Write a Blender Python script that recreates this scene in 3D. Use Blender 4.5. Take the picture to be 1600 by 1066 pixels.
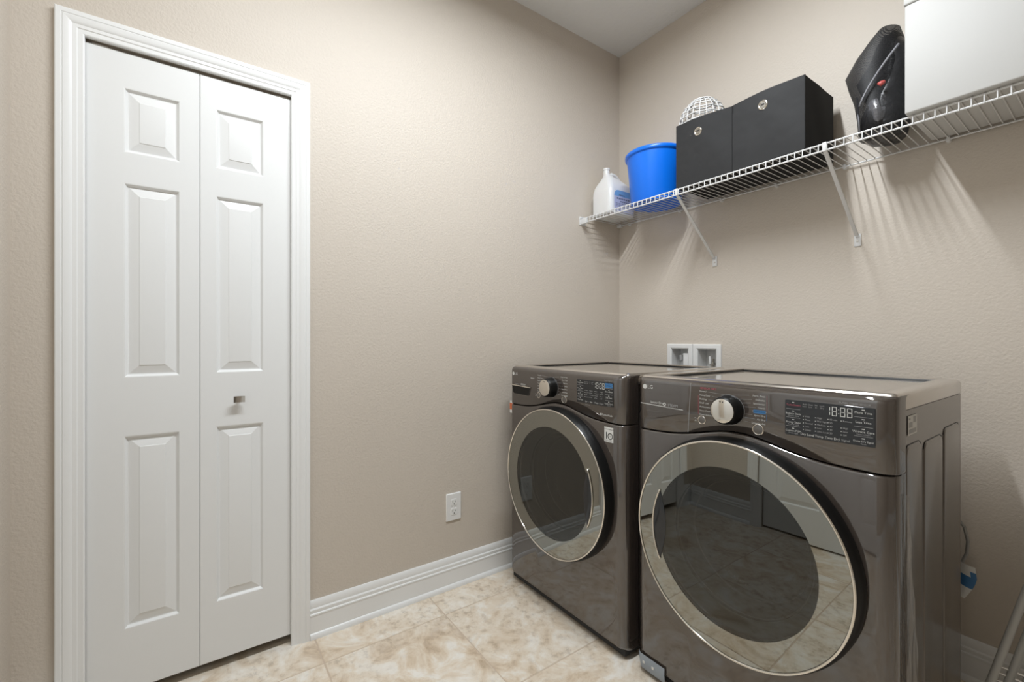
import bpy, bmesh, math, random
from mathutils import Vector, Matrix
random.seed(7)
for o in list(bpy.data.objects):
    bpy.data.objects.remove(o)
S = bpy.context.scene
COL = S.collection
PI = math.pi
# ------------------------------------------------------------------ camera
cam_d = bpy.data.cameras.new('camera'); cam = bpy.data.objects.new('camera', cam_d); COL.objects.link(cam)
cam_d.sensor_width = 36.0; cam_d.sensor_fit = 'HORIZONTAL'
cam_d.lens = 693.9 * 36.0 / 1600.0
cam_d.shift_y = -2.2 / 1600.0
cam_d.clip_start = 0.02
cam.location = (1.7895, -2.0668, 1.1153)
cam.rotation_euler = (PI / 2, 0, math.radians(90 - 35.544))
S.camera = cam
# ------------------------------------------------------------------ world, exposure, lamp power
w = bpy.data.worlds.new('world'); S.world = w; w.use_nodes = True
w.node_tree.nodes['Background'].inputs[0].default_value = (0.8, 0.8, 0.8, 1)
w.node_tree.nodes['Background'].inputs[1].default_value = 0.05
S.view_settings.view_transform = 'Standard'
S.view_settings.look = 'None'
S.view_settings.gamma = 1.0
S.view_settings.use_curve_mapping = False
S.view_settings.exposure = 0.49
LAMP_X, LAMP_Y0, LAMP_Y1, LAMP_W = 1.0, -.78, -1.98, .030     # narrow linear fixture along y
LAMP_EMIT = 135.0
LAMP_COL = (.91, .96, 1.0)
# room: wall_left x=0, wall_back y=0, wall_front y=YF, wall_right x=XR
XR, YFR, HC = 3.95, -2.478, 2.802
D2X0, D2X1, D2H = 0.50, 1.32, 2.03      # entry door in the front wall
DY0, DY1, DH = -2.3325, -1.7765, 2.008   # closet opening in the left wall

# ------------------------------------------------------------------ materials
def nmat(name):
    m = bpy.data.materials.new(name); m.use_nodes = True
    nt = m.node_tree; b = nt.nodes['Principled BSDF']
    return m, nt, b
def setp(b, **k):
    for n, v in k.items():
        n = n.replace('_', ' ')
        b.inputs[n].default_value = (*v, 1) if isinstance(v, tuple) and len(v) == 3 else v
def noise(nt, scale, detail=3, rough=.5, src='Object', vec=None):
    n = nt.nodes.new('ShaderNodeTexNoise'); n.inputs['Scale'].default_value = scale
    n.inputs['Detail'].default_value = detail; n.inputs['Roughness'].default_value = rough
    if vec is None:
        tc = nt.nodes.new('ShaderNodeTexCoord'); vec = tc.outputs[src]
    nt.links.new(vec, n.inputs['Vector'])
    return n
def bump(nt, b, src, strength, dist):
    bp = nt.nodes.new('ShaderNodeBump'); bp.inputs['Strength'].default_value = strength
    bp.inputs['Distance'].default_value = dist
    nt.links.new(src, bp.inputs['Height']); nt.links.new(bp.outputs[0], b.inputs['Normal'])
def ramp(nt, src, stops):
    r = nt.nodes.new('ShaderNodeValToRGB'); e = r.color_ramp.elements
    while len(e) < len(stops): e.new(.5)
    for k, (p, c) in enumerate(stops): e[k].position = p; e[k].color = (*c, 1)
    nt.links.new(src, r.inputs[0]); return r
def simple(name, col, rough=.5, metal=0., bscale=None, bstr=.1, bdist=.001, **k):
    m, nt, b = nmat(name); setp(b, Base_Color=col, Roughness=rough, Metallic=metal, **k)
    if bscale:
        n = noise(nt, bscale); bump(nt, b, n.outputs[0], bstr, bdist)
    return m
M = {}
def textured_paint(name, col, col2, scale, strength, dist, rough=.6):
    m, nt, b = nmat(name)
    big = noise(nt, 1.7, 3)
    r = ramp(nt, big.outputs[0], [(.3, col), (.7, col2)])
    nt.links.new(r.outputs[0], b.inputs['Base Color']); setp(b, Roughness=rough)
    n = noise(nt, scale, 3, .55); bump(nt, b, n.outputs[0], strength, dist)
    return m
M['wall'] = textured_paint('beige_orange_peel_paint', (.62, .556, .482), (.635, .571, .497), 115, .42, .0035, .55)
M['ceil'] = textured_paint('white_knockdown_ceiling', (.78, .78, .755), (.80, .80, .775), 48, .5, .006, .8)
M['trim'] = simple('white_trim_enamel', (.87, .875, .87), .32, bscale=60, bstr=.03)
m, nt, b = nmat('white_moulded_door')
setp(b, Base_Color=(.835, .84, .835), Roughness=.38)
tc = nt.nodes.new('ShaderNodeTexCoord'); mp = nt.nodes.new('ShaderNodeMapping'); mp.inputs['Scale'].default_value = (1, 6, 90)
nt.links.new(tc.outputs['Object'], mp.inputs[0]); n = noise(nt, 5, 3, vec=mp.outputs[0]); bump(nt, b, n.outputs[0], .06, .001)
M['door'] = m
M['closet'] = simple('closet_shade_tone', (.30, .25, .20), .7, bscale=60)  # closet interior shade put into the colour, darkens the gaps round the door
M['grout'] = simple('tan_grout', (.60, .49, .39), .9, bscale=200, bstr=.3)
# travertine-look tile
m, nt, b = nmat('travertine_tile')
tc = nt.nodes.new('ShaderNodeTexCoord'); oi = nt.nodes.new('ShaderNodeObjectInfo')
mu = nt.nodes.new('ShaderNodeMath'); mu.operation = 'MULTIPLY'; mu.inputs[1].default_value = 37.0
nt.links.new(oi.outputs['Random'], mu.inputs[0])
ad = nt.nodes.new('ShaderNodeVectorMath'); ad.operation = 'ADD'
nt.links.new(tc.outputs['Object'], ad.inputs[0]); nt.links.new(mu.outputs[0], ad.inputs[1])
n1 = noise(nt, 7.5, 10, .66, vec=ad.outputs[0]); n1.inputs['Distortion'].default_value = .9
n2 = noise(nt, 34, 7, .65, vec=ad.outputs[0]); n3 = noise(nt, 3.2, 4, .5, vec=ad.outputs[0])
r1 = ramp(nt, n1.outputs[0], [(.34, (.50, .365, .245)), (.43, (.68, .545, .40)), (.52, (.79, .69, .565)), (.61, (.88, .84, .775))])
r2 = ramp(nt, n2.outputs[0], [(.36, (.46, .38, .30)), (.47, (.76, .67, .55)), (.66, (.88, .83, .75))])
r3 = ramp(nt, n3.outputs[0], [(.40, (.12, .12, .12)), (.60, (.62, .62, .62))])
mx = nt.nodes.new('ShaderNodeMix'); mx.data_type = 'RGBA'
nt.links.new(r3.outputs[0], mx.inputs[0]); nt.links.new(r1.outputs[0], mx.inputs[6]); nt.links.new(r2.outputs[0], mx.inputs[7])
nt.links.new(mx.outputs[2], b.inputs['Base Color']); setp(b, Roughness=.32)
bump(nt, b, n2.outputs[0], .12, .001)
M['tile'] = m
# appliance finishes
m, nt, b = nmat('graphite_appliance_paint')
setp(b, Base_Color=(.062, .050, .043), Metallic=.0, Roughness=.035, IOR=2.05)
M['steel'] = m
m, nt, b = nmat('graphite_top_reflection_tone')
setp(b, Base_Color=(.55, .51, .465), Metallic=.9, Roughness=.20, Coat_Weight=.8, Coat_Roughness=.05)  # pale metallic base puts the wall's reflection into the graphite top's colour
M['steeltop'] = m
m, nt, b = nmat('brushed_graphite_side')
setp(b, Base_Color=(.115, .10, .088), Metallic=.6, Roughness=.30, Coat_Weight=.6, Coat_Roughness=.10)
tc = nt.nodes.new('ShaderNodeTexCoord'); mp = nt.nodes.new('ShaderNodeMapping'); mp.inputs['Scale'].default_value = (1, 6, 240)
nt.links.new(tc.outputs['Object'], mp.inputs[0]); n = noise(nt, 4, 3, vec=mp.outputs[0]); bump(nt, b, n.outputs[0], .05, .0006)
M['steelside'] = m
M['black'] = simple('black_plastic', (.006, .006, .006), .4, Specular_IOR_Level=.3)
M['blackmat'] = simple('matt_black_rubber', (.02, .02, .02), .7)
M['gloss'] = simple('gloss_black_glass', (.02, .022, .025), .06, Specular_IOR_Level=.6)
M['chrome'] = simple('satin_chrome', (.82, .79, .73), .12, 1.0)
M['nickel'] = simple('brushed_nickel', (.60, .57, .53), .28, 1.0)
M['cap'] = simple('dark_button_metal', (.20, .19, .18), .35, .8)
M['backing'] = simple('grey_door_backing', (.22, .22, .205), .35, .0)
M['mirror'] = simple('grey_mirrored_glass', (.34, .345, .32), .012, 1.0)
M['bowl'] = simple('dark_smoked_bowl', (.010, .0095, .008), .5, Specular_IOR_Level=.08)
M['flange'] = simple('smoky_clear_flange', (.10, .10, .09), .06, Specular_IOR_Level=1.0)
M['ridge'] = simple('clear_bowl_ridge', (.06, .06, .055), .08, Specular_IOR_Level=1.0)
m = bpy.data.materials.new('smoked_mirror_glass'); m.use_nodes = True; nt = m.node_tree; nt.nodes.remove(nt.nodes['Principled BSDF'])
out = nt.nodes['Material Output']; tr = nt.nodes.new('ShaderNodeBsdfTransparent'); tr.inputs[0].default_value = (.55, .55, .53, 1)
gl = nt.nodes.new('ShaderNodeBsdfGlossy'); gl.inputs['Roughness'].default_value = .005; gl.inputs[0].default_value = (.88, .90, .88, 1)
lw = nt.nodes.new('ShaderNodeFresnel'); lw.inputs[0].default_value = 1.65
mr = nt.nodes.new('ShaderNodeMapRange'); mr.inputs[3].default_value = .03; mr.inputs[4].default_value = 1.0
nt.links.new(lw.outputs[0], mr.inputs[0])
ms = nt.nodes.new('ShaderNodeMixShader'); nt.links.new(mr.outputs[0], ms.inputs[0]); nt.links.new(tr.outputs[0], ms.inputs[1]); nt.links.new(gl.outputs[0], ms.inputs[2])
nt.links.new(ms.outputs[0], out.inputs[0]); M['glass'] = m
m = bpy.data.materials.new('clear_protective_film'); m.use_nodes = True; nt = m.node_tree; nt.nodes.remove(nt.nodes['Principled BSDF'])
out = nt.nodes['Material Output']; tr = nt.nodes.new('ShaderNodeBsdfTransparent'); tr.inputs[0].default_value = (.97, .97, .97, 1)
gl = nt.nodes.new('ShaderNodeBsdfGlossy'); gl.inputs['Roughness'].default_value = .16
ms = nt.nodes.new('ShaderNodeMixShader'); ms.inputs[0].default_value = .16; nt.links.new(tr.outputs[0], ms.inputs[1]); nt.links.new(gl.outputs[0], ms.inputs[2])
nt.links.new(ms.outputs[0], out.inputs[0]); M['film'] = m
M['print'] = simple('white_print', (.66, .66, .64), .5)
M['printdim'] = simple('grey_print', (.36, .36, .36), .5)
M['printred'] = simple('red_print', (.50, .10, .14), .5)
M['printblue'] = simple('blue_print', (.05, .18, .40), .5)
M['inkblack'] = simple('black_ink', (.02, .02, .02), .5)
M['paper'] = simple('white_paper_label', (.74, .74, .72), .5)
M['orange'] = simple('orange_sticker', (.65, .18, .08), .5)
M['bluefilm'] = simple('pale_blue_film', (.32, .37, .43), .35)
M['wire'] = simple('white_vinyl_wire', (.74, .74, .735), .35)
M['plastic'] = simple('white_plastic', (.83, .83, .82), .35)
M['valve'] = simple('grey_recess_plastic', (.40, .40, .40), .5)
M['jug'] = simple('white_jug_plastic', (.78, .78, .775), .32, Subsurface_Weight=.05)
M['bluepl'] = simple('bright_blue_plastic', (.004, .18, .88), .30)
m, nt, b = nmat('black_woven_fabric'); setp(b, Base_Color=(.0105, .0105, .0115), Roughness=.75, Sheen_Weight=.15)
n2 = noise(nt, 9, 2); bump(nt, b, n2.outputs[0], .35, .02); M['fabric'] = m
M['fabricdark'] = simple('black_side_fabric', (.005, .005, .0055), .85, bscale=700, bstr=.2)
M['nylon'] = simple('black_nylon', (.012, .012, .014), .38, bscale=28, bstr=.6, bdist=.01)
M['shinybag'] = simple('clear_crinkled_plastic', (.10, .10, .11), .08, bscale=45, bstr=.9, bdist=.01, Coat_Weight=1.0)
# see-through black netting: fine holes in a woven sheet
m, nt, b = nmat('black_netting'); setp(b, Base_Color=(.012, .012, .014), Roughness=.6)
tc = nt.nodes.new('ShaderNodeTexCoord'); wv = nt.nodes.new('ShaderNodeTexWave'); wv.wave_type = 'BANDS'; wv.bands_direction = 'Z'
wv.inputs['Scale'].default_value = 85; wv.inputs['Distortion'].default_value = .6; nt.links.new(tc.outputs['Object'], wv.inputs['Vector'])
wr = ramp(nt, wv.outputs['Color'], [(.30, (.58, .58, .58)), (.60, (.94, .94, .94))])
nt.links.new(wr.outputs[0], b.inputs['Alpha']); M['net'] = m
M['zip'] = simple('grey_zip_tape', (.22, .22, .24), .5)
M['red'] = simple('red_plastic', (.55, .10, .09), .4)
M['foam'] = simple('white_card_box', (.56, .556, .54), .6, bscale=7, bstr=.08, bdist=.01)
M['alu'] = simple('white_rack_tube', (.55, .55, .53), .35)
M['hose'] = simple('grey_hose', (.30, .30, .29), .5)
M['jlabel'] = simple('lilac_label', (.52, .54, .72), .4)
M['jlabelblue'] = simple('sky_blue_label', (.20, .42, .72), .4)
M['inkgrey'] = simple('grey_blue_ink', (.16, .18, .26), .5)
m, nt, b = nmat('lamp_glass'); setp(b, Base_Color=(.9, .9, .88), Emission_Color=LAMP_COL, Emission_Strength=LAMP_EMIT); M['bulb'] = m

# ------------------------------------------------------------------ mesh helpers
class MB:
    def __init__(s): s.v = []; s.f = []; s.m = []; s.mi = 0
    def quad(s, *p):
        k = len(s.v); s.v += [tuple(q) for q in p]; s.f.append(tuple(range(k, k + len(p)))); s.m.append(s.mi)
    def box(s, x0, x1, y0, y1, z0, z1):
        k = len(s.v)
        s.v += [(x0, y0, z0), (x1, y0, z0), (x1, y1, z0), (x0, y1, z0), (x0, y0, z1), (x1, y0, z1), (x1, y1, z1), (x0, y1, z1)]
        for f in ((0, 3, 2, 1), (4, 5, 6, 7), (0, 1, 5, 4), (1, 2, 6, 5), (2, 3, 7, 6), (3, 0, 4, 7)):
            s.f.append(tuple(k + i for i in f)); s.m.append(s.mi)
    def grid(s, rows, closed=False, flip=False):
        """rows: list of equal-length point lists; quads between neighbours"""
        k = len(s.v); n = len(rows[0])
        for r in rows: s.v += [tuple(p) for p in r]
        for i in range(len(rows) - 1):
            for j in range(n if closed else n - 1):
                a = k + i * n + j; b_ = k + i * n + (j + 1) % n
                q = (a, b_, b_ + n, a + n)
                s.f.append(q[::-1] if flip else q); s.m.append(s.mi)
        return k, n
    def fan(s, pts, flip=False):
        k = len(s.v); s.v += [tuple(p) for p in pts]; f = tuple(range(k, k + len(pts)))
        s.f.append(f[::-1] if flip else f); s.m.append(s.mi)
    def tube(s, path, r, seg=8, caps=True, radii=None):
        path = [Vector(p) for p in path]; rows = []; up = None
        for i, p in enumerate(path):
            t = (path[min(i + 1, len(path) - 1)] - path[max(i - 1, 0)])
            if t.length < 1e-9: t = Vector((0, 0, 1))
            t.normalize()
            if up is None:
                up = Vector((0, 0, 1)) if abs(t.z) < .9 else Vector((1, 0, 0))
            a = t.cross(up)
            if a.length < 1e-6: a = t.orthogonal()
            a.normalize(); c = a.cross(t).normalized(); up = c
            rr = radii[i] if radii else r
            rows.append([p + a * rr * math.cos(2 * PI * k / seg) + c * rr * math.sin(2 * PI * k / seg) for k in range(seg)])
        s.grid(rows, True)
        if caps:
            s.fan(rows[0]); s.fan(rows[-1], True)
    def lathe(s, prof, c, axis='z', seg=48, flip=False):
        """prof: (radius, height) along axis from centre c"""
        rows = []
        for r, h in prof:
            row = []
            for k in range(seg):
                a = 2 * PI * k / seg; u, v_ = r * math.cos(a), r * math.sin(a)
                if axis == 'z': row.append((c[0] + u, c[1] + v_, c[2] + h))
                elif axis == 'y': row.append((c[0] + u, c[1] + h, c[2] + v_))
                else: row.append((c[0] + h, c[1] + u, c[2] + v_))
            rows.append(row)
        s.grid(rows, True, flip)
    def mesh(s, name):
        me = bpy.data.meshes.new(name); me.from_pydata(s.v, [], s.f)
        me.polygons.foreach_set('material_index', s.m); me.update(); return me
ORI = {}
def fin(me, mats, smooth=35, weld=True, bev=0, bseg=2):
    bm = bmesh.new(); bm.from_mesh(me)
    if weld: bmesh.ops.remove_doubles(bm, verts=bm.verts, dist=1e-5)
    bmesh.ops.recalc_face_normals(bm, faces=bm.faces)
    if bev:
        es = [e for e in bm.edges if len(e.link_faces) == 2 and e.calc_face_angle(0) > math.radians(40)]
        bmesh.ops.bevel(bm, geom=es, offset=bev, segments=bseg, affect='EDGES', profile=.5, clamp_overlap=True)
    bm.to_mesh(me); bm.free()
    if smooth:
        me.shade_smooth()
        me.set_sharp_from_angle(angle=math.radians(smooth))
    for mt in (mats if isinstance(mats, (list, tuple)) else [mats]): me.materials.append(M[mt] if isinstance(mt, str) else mt)
    return me
def put(name, me, parent=None, origin=None):
    o = bpy.data.objects.new(name, me); COL.objects.link(o)
    if parent is not None:
        L = ORI[parent.name]; o.parent = parent; me.transform(Matrix.Translation(-L)); ORI[o.name] = L
    else:
        if origin is None:
            xs = [v.co for v in me.vertices]
            mn = [min(c[i] for c in xs) for i in range(3)]; mxx = [max(c[i] for c in xs) for i in range(3)]
            origin = ((mn[0] + mxx[0]) / 2, (mn[1] + mxx[1]) / 2, mn[2])
        L = Vector(origin); me.transform(Matrix.Translation(-L)); o.location = L; ORI[o.name] = L
    return o
def obj(name, mb, mats, parent=None, smooth=35, bev=0, bseg=2, origin=None, weld=True):
    return put(name, fin(mb.mesh(name), mats, smooth, weld, bev, bseg), parent, origin)
def thing(name, label, cat, loc, group=None):
    o = bpy.data.objects.new(name, None); COL.objects.link(o); o.location = loc; ORI[o.name] = Vector(loc)
    o.empty_display_size = .05
    if label: o['label'] = label
    if cat: o['category'] = cat
    if group: o['group'] = group
    return o
def tag(o, label=None, cat=None, group=None, kind=None):
    if label: o['label'] = label
    if cat: o['category'] = cat
    if group: o['group'] = group
    if kind: o['kind'] = kind
    return o
def bbox(name, mat, x0, x1, y0, y1, z0, z1, parent=None, bev=0, bseg=2, origin=None):
    b = MB(); b.box(x0, x1, y0, y1, z0, z1); return obj(name, b, mat, parent, bev=bev, bseg=bseg, origin=origin)
def rrect(x0, x1, z0, z1, r, n=5):
    pts = []
    for cx, cz, a0 in ((x1 - r, z0 + r, -90), (x1 - r, z1 - r, 0), (x0 + r, z1 - r, 90), (x0 + r, z0 + r, 180)):
        for k in range(n + 1):
            a = math.radians(a0 + 90 * k / n); pts.append((cx + r * math.cos(a), cz + r * math.sin(a)))
    return pts

# ------------------------------------------------------------------ room shell
T = .12
wl = MB()
wl.box(-T, 0, YFR, DY0, 0, HC); wl.box(-T, 0, DY1, 0, 0, HC); wl.box(-T, 0, DY0, DY1, DH, HC)
tag(obj('wall_left', wl, 'wall', smooth=0, weld=False), 'beige textured wall with the white folding closet door', kind='structure')
# back wall has an opening for the washer supply box
BX0, BX1, BZ0, BZ1 = .352, .622, .905, 1.078
wb = MB()
wb.box(-T, BX0, 0, T, 0, HC); wb.box(BX1, XR + T, 0, T, 0, HC); wb.box(BX0, BX1, 0, T, 0, BZ0); wb.box(BX0, BX1, 0, T, BZ1, HC)
tag(obj('wall_back', wb, 'wall', smooth=0, weld=False), 'beige textured wall behind the washer and dryer', kind='structure')
wf = MB()
wf.box(-T, D2X0, YFR - T, YFR, 0, HC); wf.box(D2X1, XR + T, YFR - T, YFR, 0, HC); wf.box(D2X0, D2X1, YFR - T, YFR, D2H, HC)
tag(obj('wall_front', wf, 'wall', smooth=0, weld=False), 'beige textured wall at the left edge of the picture', kind='structure')
tag(bbox('wall_right', 'wall', XR, XR + T, YFR, 0, 0, HC), 'beige textured wall outside the picture on the right', kind='structure')
tag(bbox('ceiling', 'ceil', -.9, XR + T, YFR - T, T, HC, HC + .1), 'white knockdown textured ceiling', kind='structure')
# closet behind the folding door
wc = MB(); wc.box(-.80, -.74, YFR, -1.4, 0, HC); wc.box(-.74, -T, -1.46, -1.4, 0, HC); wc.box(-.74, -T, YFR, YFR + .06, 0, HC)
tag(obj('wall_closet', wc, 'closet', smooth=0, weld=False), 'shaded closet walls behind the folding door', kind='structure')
# floor: grout bed with one object per tile
floor = bbox('floor', 'grout', -.80, XR, YFR - T, 0, -.06, -.0016, origin=(0, 0, 0))
tag(floor, 'beige travertine-look ceramic tile floor', kind='structure')
TP = .462; GX, GY = .168, -1.241; J = .0022
tile_cache = {}
def tile_mesh(sx, sy):
    k = (round(sx, 3), round(sy, 3))
    if k not in tile_cache:
        b = MB(); b.box(-sx / 2, sx / 2, -sy / 2, sy / 2, -.012, 0)
        tile_cache[k] = fin(b.mesh('tile'), 'tile', 0, bev=.0012, bseg=1)
    return tile_cache[k]
for i in range(-3, 9):
    for j in range(-3, 3):
        x0, x1 = max(GX + i * TP, -.73), min(GX + (i + 1) * TP, XR)
        y0, y1 = max(GY + j * TP, YFR - T), min(GY + (j + 1) * TP, 0)
        if x1 - x0 < .03 or y1 - y0 < .03: continue
        sx, sy = x1 - x0 - 2 * J, y1 - y0 - 2 * J
        o = bpy.data.objects.new('tile', tile_mesh(sx, sy)); COL.objects.link(o)
        o.parent = floor; o.location = ((x0 + x1) / 2, (y0 + y1) / 2, 0)

# baseboards: profile (out, z) extruded along a wall
BP = [(0, 0), (.022, 0), (.022, .006), (.020, .014), (.016, .019), (.0135, .0205), (.0135, .083), (.0150, .0845), (.0155, .0875), (.0145, .0905),
      (.0115, .0925), (.0115, .096), (.0125, .1005), (.0125, .105), (.0105, .108), (.0085, .110), (.0090, .117), (.0080, .128), (.0050, .1365), (.0035, .1385), (0, .1385)]
def baseboard(name, a, b_, nrm):
    mb = MB(); rows = []
    for p in (a, b_): rows.append([(p[0] + nrm[0] * d, p[1] + nrm[1] * d, z) for d, z in BP])
    mb.grid(rows); mb.fan(rows[0]); mb.fan(rows[1], True)
    return mb
mb = baseboard('b', (0, -1.7185), (0, 0), (1, 0)); m2 = baseboard('b', (0, YFR), (0, -2.391), (1, 0))
k = len(mb.v); mb.v += m2.v; mb.f += [tuple(i + k for i in f) for f in m2.f]; mb.m += m2.m
tag(obj('baseboard_left', mb, 'trim', smooth=30), 'tall white moulded baseboard along the closet door wall', kind='structure')
tag(obj('baseboard_back', baseboard('b', (0.022, 0), (XR, 0), (0, -1)), 'trim', smooth=30), 'white moulded baseboard behind the washer and dryer', kind='structure')
mb = baseboard('b', (0.022, YFR), (D2X0 - .058, YFR), (0, 1)); m2 = baseboard('b', (D2X1 + .058, YFR), (XR, YFR), (0, 1))
k = len(mb.v); mb.v += m2.v; mb.f += [tuple(i + k for i in f) for f in m2.f]; mb.m += m2.m
tag(obj('baseboard_front', mb, 'trim', smooth=30), 'white moulded baseboard along the entry door wall', kind='structure')
tag(obj('baseboard_right', baseboard('b', (XR, YFR + .022), (XR, -.022), (-1, 0)), 'trim', smooth=30), 'white moulded baseboard outside the picture on the right', kind='structure')

# casing: profile (u from inner edge, height off the wall)
CP = [(-.004, -.004), (-.004, .0085), (-.001, .0105), (.010, .0105), (.0125, .0125), (.0215, .0125), (.0235, .0142), (.029, .0165), (.036, .0175), (.0405, .0178),
      (.0425, .0160), (.0445, .0178), (.0555, .0178), (.058, .0155), (.058, 0), (.058, -.004)]
def casing(name, label, e0, e1, top, to3):
    """opening from e0 to e1 along the wall, head height top; to3(s, h, z) -> world"""
    root = thing(name, label, None, to3((e0 + e1) / 2, 0, 0)); root['kind'] = 'structure'
    for e, sg in ((e0, -1), (e1, 1)):
        b = MB(); r0 = [to3(e + sg * u, h, 0) for u, h in CP]; r1 = [to3(e + sg * u, h, top + u) for u, h in CP]
        b.grid([r0, r1]); b.fan(r0); b.fan(r1, True); obj('side_casing', b, 'trim', root, smooth=25)
    b = MB(); r0 = [to3(e0 - u, h, top + u) for u, h in CP]; r1 = [to3(e1 + u, h, top + u) for u, h in CP]
    b.grid([r0, r1]); b.fan(r0); b.fan(r1, True); obj('head_casing', b, 'trim', root, smooth=25)
    return root
casing('trim_1', 'white moulded casing around the folding closet door', DY0, DY1, DH, lambda s, h, z: (h, s, z))
casing('trim_2', 'white moulded casing around the entry door', D2X0, D2X1, D2H, lambda s, h, z: (s, YFR + h, z))

# panelled leaf: slab face with rectangular holes, each filled by a raised panel part
def leaf(parent, name, s0, s1, z0, z1, panels, to3, thick=.034):
    """to3(s, d, z): d = depth behind the front face"""
    ss = sorted({s0, s1, *[p[0] for p in panels], *[p[1] for p in panels]}); zz = sorted({z0, z1, *[p[2] for p in panels], *[p[3] for p in panels]})
    b = MB()
    inside = lambda s, z: any(p[0] < s < p[1] and p[2] < z < p[3] for p in panels)
    bv = .0025
    for i in range(len(ss) - 1):
        for j in range(len(zz) - 1):
            if inside((ss[i] + ss[i + 1]) / 2, (zz[j] + zz[j + 1]) / 2): continue
            a0, a1, c0, c1 = ss[i], ss[i + 1], zz[j], zz[j + 1]
            if i == 0: a0 += bv
            if i == len(ss) - 2: a1 -= bv
            if j == 0: c0 += bv
            if j == len(zz) - 2: c1 -= bv
            b.quad(to3(a0, 0, c0), to3(a1, 0, c0), to3(a1, 0, c1), to3(a0, 0, c1))
    R = lambda d, i: [to3(s0 + i, d, z0 + i), to3(s1 - i, d, z0 + i), to3(s1 - i, d, z1 - i), to3(s0 + i, d, z1 - i)]
    b.grid([R(0, bv), R(bv, 0), R(thick, 0)], True); b.fan(R(thick, 0))
    lf = obj(name, b, 'door', parent, smooth=20)
    for p in panels:
        q = MB(); rows = []
        for ins, d in ((0, 0), (.0025, .0006), (.0055, .0050), (.0085, .0082), (.0115, .0088), (.0140, .0080), (.036, .0022), (.0375, .0006), (.039, .0004)):
            rows.append([to3(p[0] + ins, d, p[2] + ins), to3(p[1] - ins, d, p[2] + ins), to3(p[1] - ins, d, p[3] - ins), to3(p[0] + ins, d, p[3] - ins)])
        q.grid(rows, True); q.fan(rows[-1])
        obj('raised_panel', q, 'door', lf, smooth=18)
    return lf
PZ = [(1.690, 1.888), (.999, 1.596), (.226, .819)]
dr = thing('door_1', 'white six panel folding closet door with small nickel knob', None, (-.02, (DY0 + DY1) / 2, 0)); dr['kind'] = 'structure'
LX = -.007
to3 = lambda s, d, z: (LX - d, s, z)
leaf(dr, 'door_leaf', DY0 + .0012, -2.0539, .034, 1.996, [(-2.2435, -2.1055, a, c) for a, c in PZ], to3)
leaf(dr, 'door_leaf', -2.0531, DY1 - .0012, .034, 1.996, [(-2.0085, -1.8675, a + .004, c + .004) for a, c in PZ], to3)
b = MB(); b.box(-.045, -.018, DY0, DY1, 2.000, 2.008)
obj('track', b, 'nickel', dr, smooth=0, weld=False)
for yy in (DY0 + .036, DY1 - .03):
    b = MB(); b.box(-.034, -.012, yy - .018, yy + .018, 1.9965, 2.0)
    obj('pivot_bracket', b, 'nickel', dr, smooth=0, weld=False)
# knob: stem with a curved rectangular pull
ky, kz = -1.943, .9115
b = MB(); b.lathe([(.0, 0), (.0085, 0), (.0075, .004), (.0055, .008), (.0055, .016), (.0, .016)], (LX, ky, kz), 'x', 20)
kn = obj('door_knob', b, 'nickel', dr)
b = MB(); rows = []
for k in range(9):
    t = -1 + k / 4; y = ky + t * .0165; d = LX + .0165 + .0045 * t * t
    rows.append([(d, y, kz - .0105), (d + .006, y, kz - .0105), (d + .006, y, kz + .0105), (d, y, kz + .0105)])
b.grid(rows, True); b.fan(rows[0]); b.fan(rows[-1], True); obj('knob_plate', b, 'nickel', kn, smooth=30)
# entry door seen only in reflections and from the side
d2 = thing('door_2', 'white panelled entry door opposite the washer and dryer', None, ((D2X0 + D2X1) / 2, YFR - .02, 0)); d2['kind'] = 'structure'
to3b = lambda s, d, z: (s, YFR - .02 - d, z)
pm = (D2X0 + D2X1) / 2
leaf(d2, 'door_leaf', D2X0 + .003, D2X1 - .003, .012, D2H - .003,
     [(D2X0 + .11, pm - .05, a, c) for a, c in PZ] + [(pm + .05, D2X1 - .11, a, c) for a, c in PZ], to3b)
b = MB(); b.lathe([(0, .062), (.020, .060), (.027, .050), (.026, .040), (.012, .030), (.010, .010), (.030, .006), (.030, 0), (0, 0)], (D2X1 - .07, YFR - .02, .92), 'y', 28)
obj('door_knob', b, 'nickel', d2)

# ------------------------------------------------------------------ ceiling lamp (above the picture)
lp = thing('ceiling_lamp', 'long narrow linear ceiling lamp running from the shelf wall towards the entry', 'lamp', (LAMP_X, (LAMP_Y0 + LAMP_Y1) / 2, HC))
b = MB(); b.box(LAMP_X - .062, LAMP_X + .062, LAMP_Y1 - .03, LAMP_Y0 + .03, HC - .026, HC - .0003); obj('housing', b, 'plastic', lp, bev=.006)
b = MB(); rows = []
for yy in (LAMP_Y1, LAMP_Y0): rows.append([(LAMP_X + LAMP_W * u, yy, HC - h) for u, h in ((-1, .0405), (-.5, .0415), (0, .042), (.5, .0415), (1, .0405))])
b.grid(rows); obj('diffuser', b, 'bulb', lp, smooth=60)
for sg in (-1, 1):
    b = MB(); b.box(LAMP_X + sg * (LAMP_W + .012) - .0115, LAMP_X + sg * (LAMP_W + .012) + .0115, LAMP_Y1, LAMP_Y0, HC - .044, HC - .025); obj('side_rail', b, 'plastic', lp, bev=.003)
for yy, sg in ((LAMP_Y1, -1), (LAMP_Y0, 1)):
    b = MB(); b.box(LAMP_X - .064, LAMP_X + .064, min(yy, yy + sg * .032), max(yy, yy + sg * .032), HC - .045, HC - .0004); obj('end_cap', b, 'plastic', lp, bev=.005)

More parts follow.
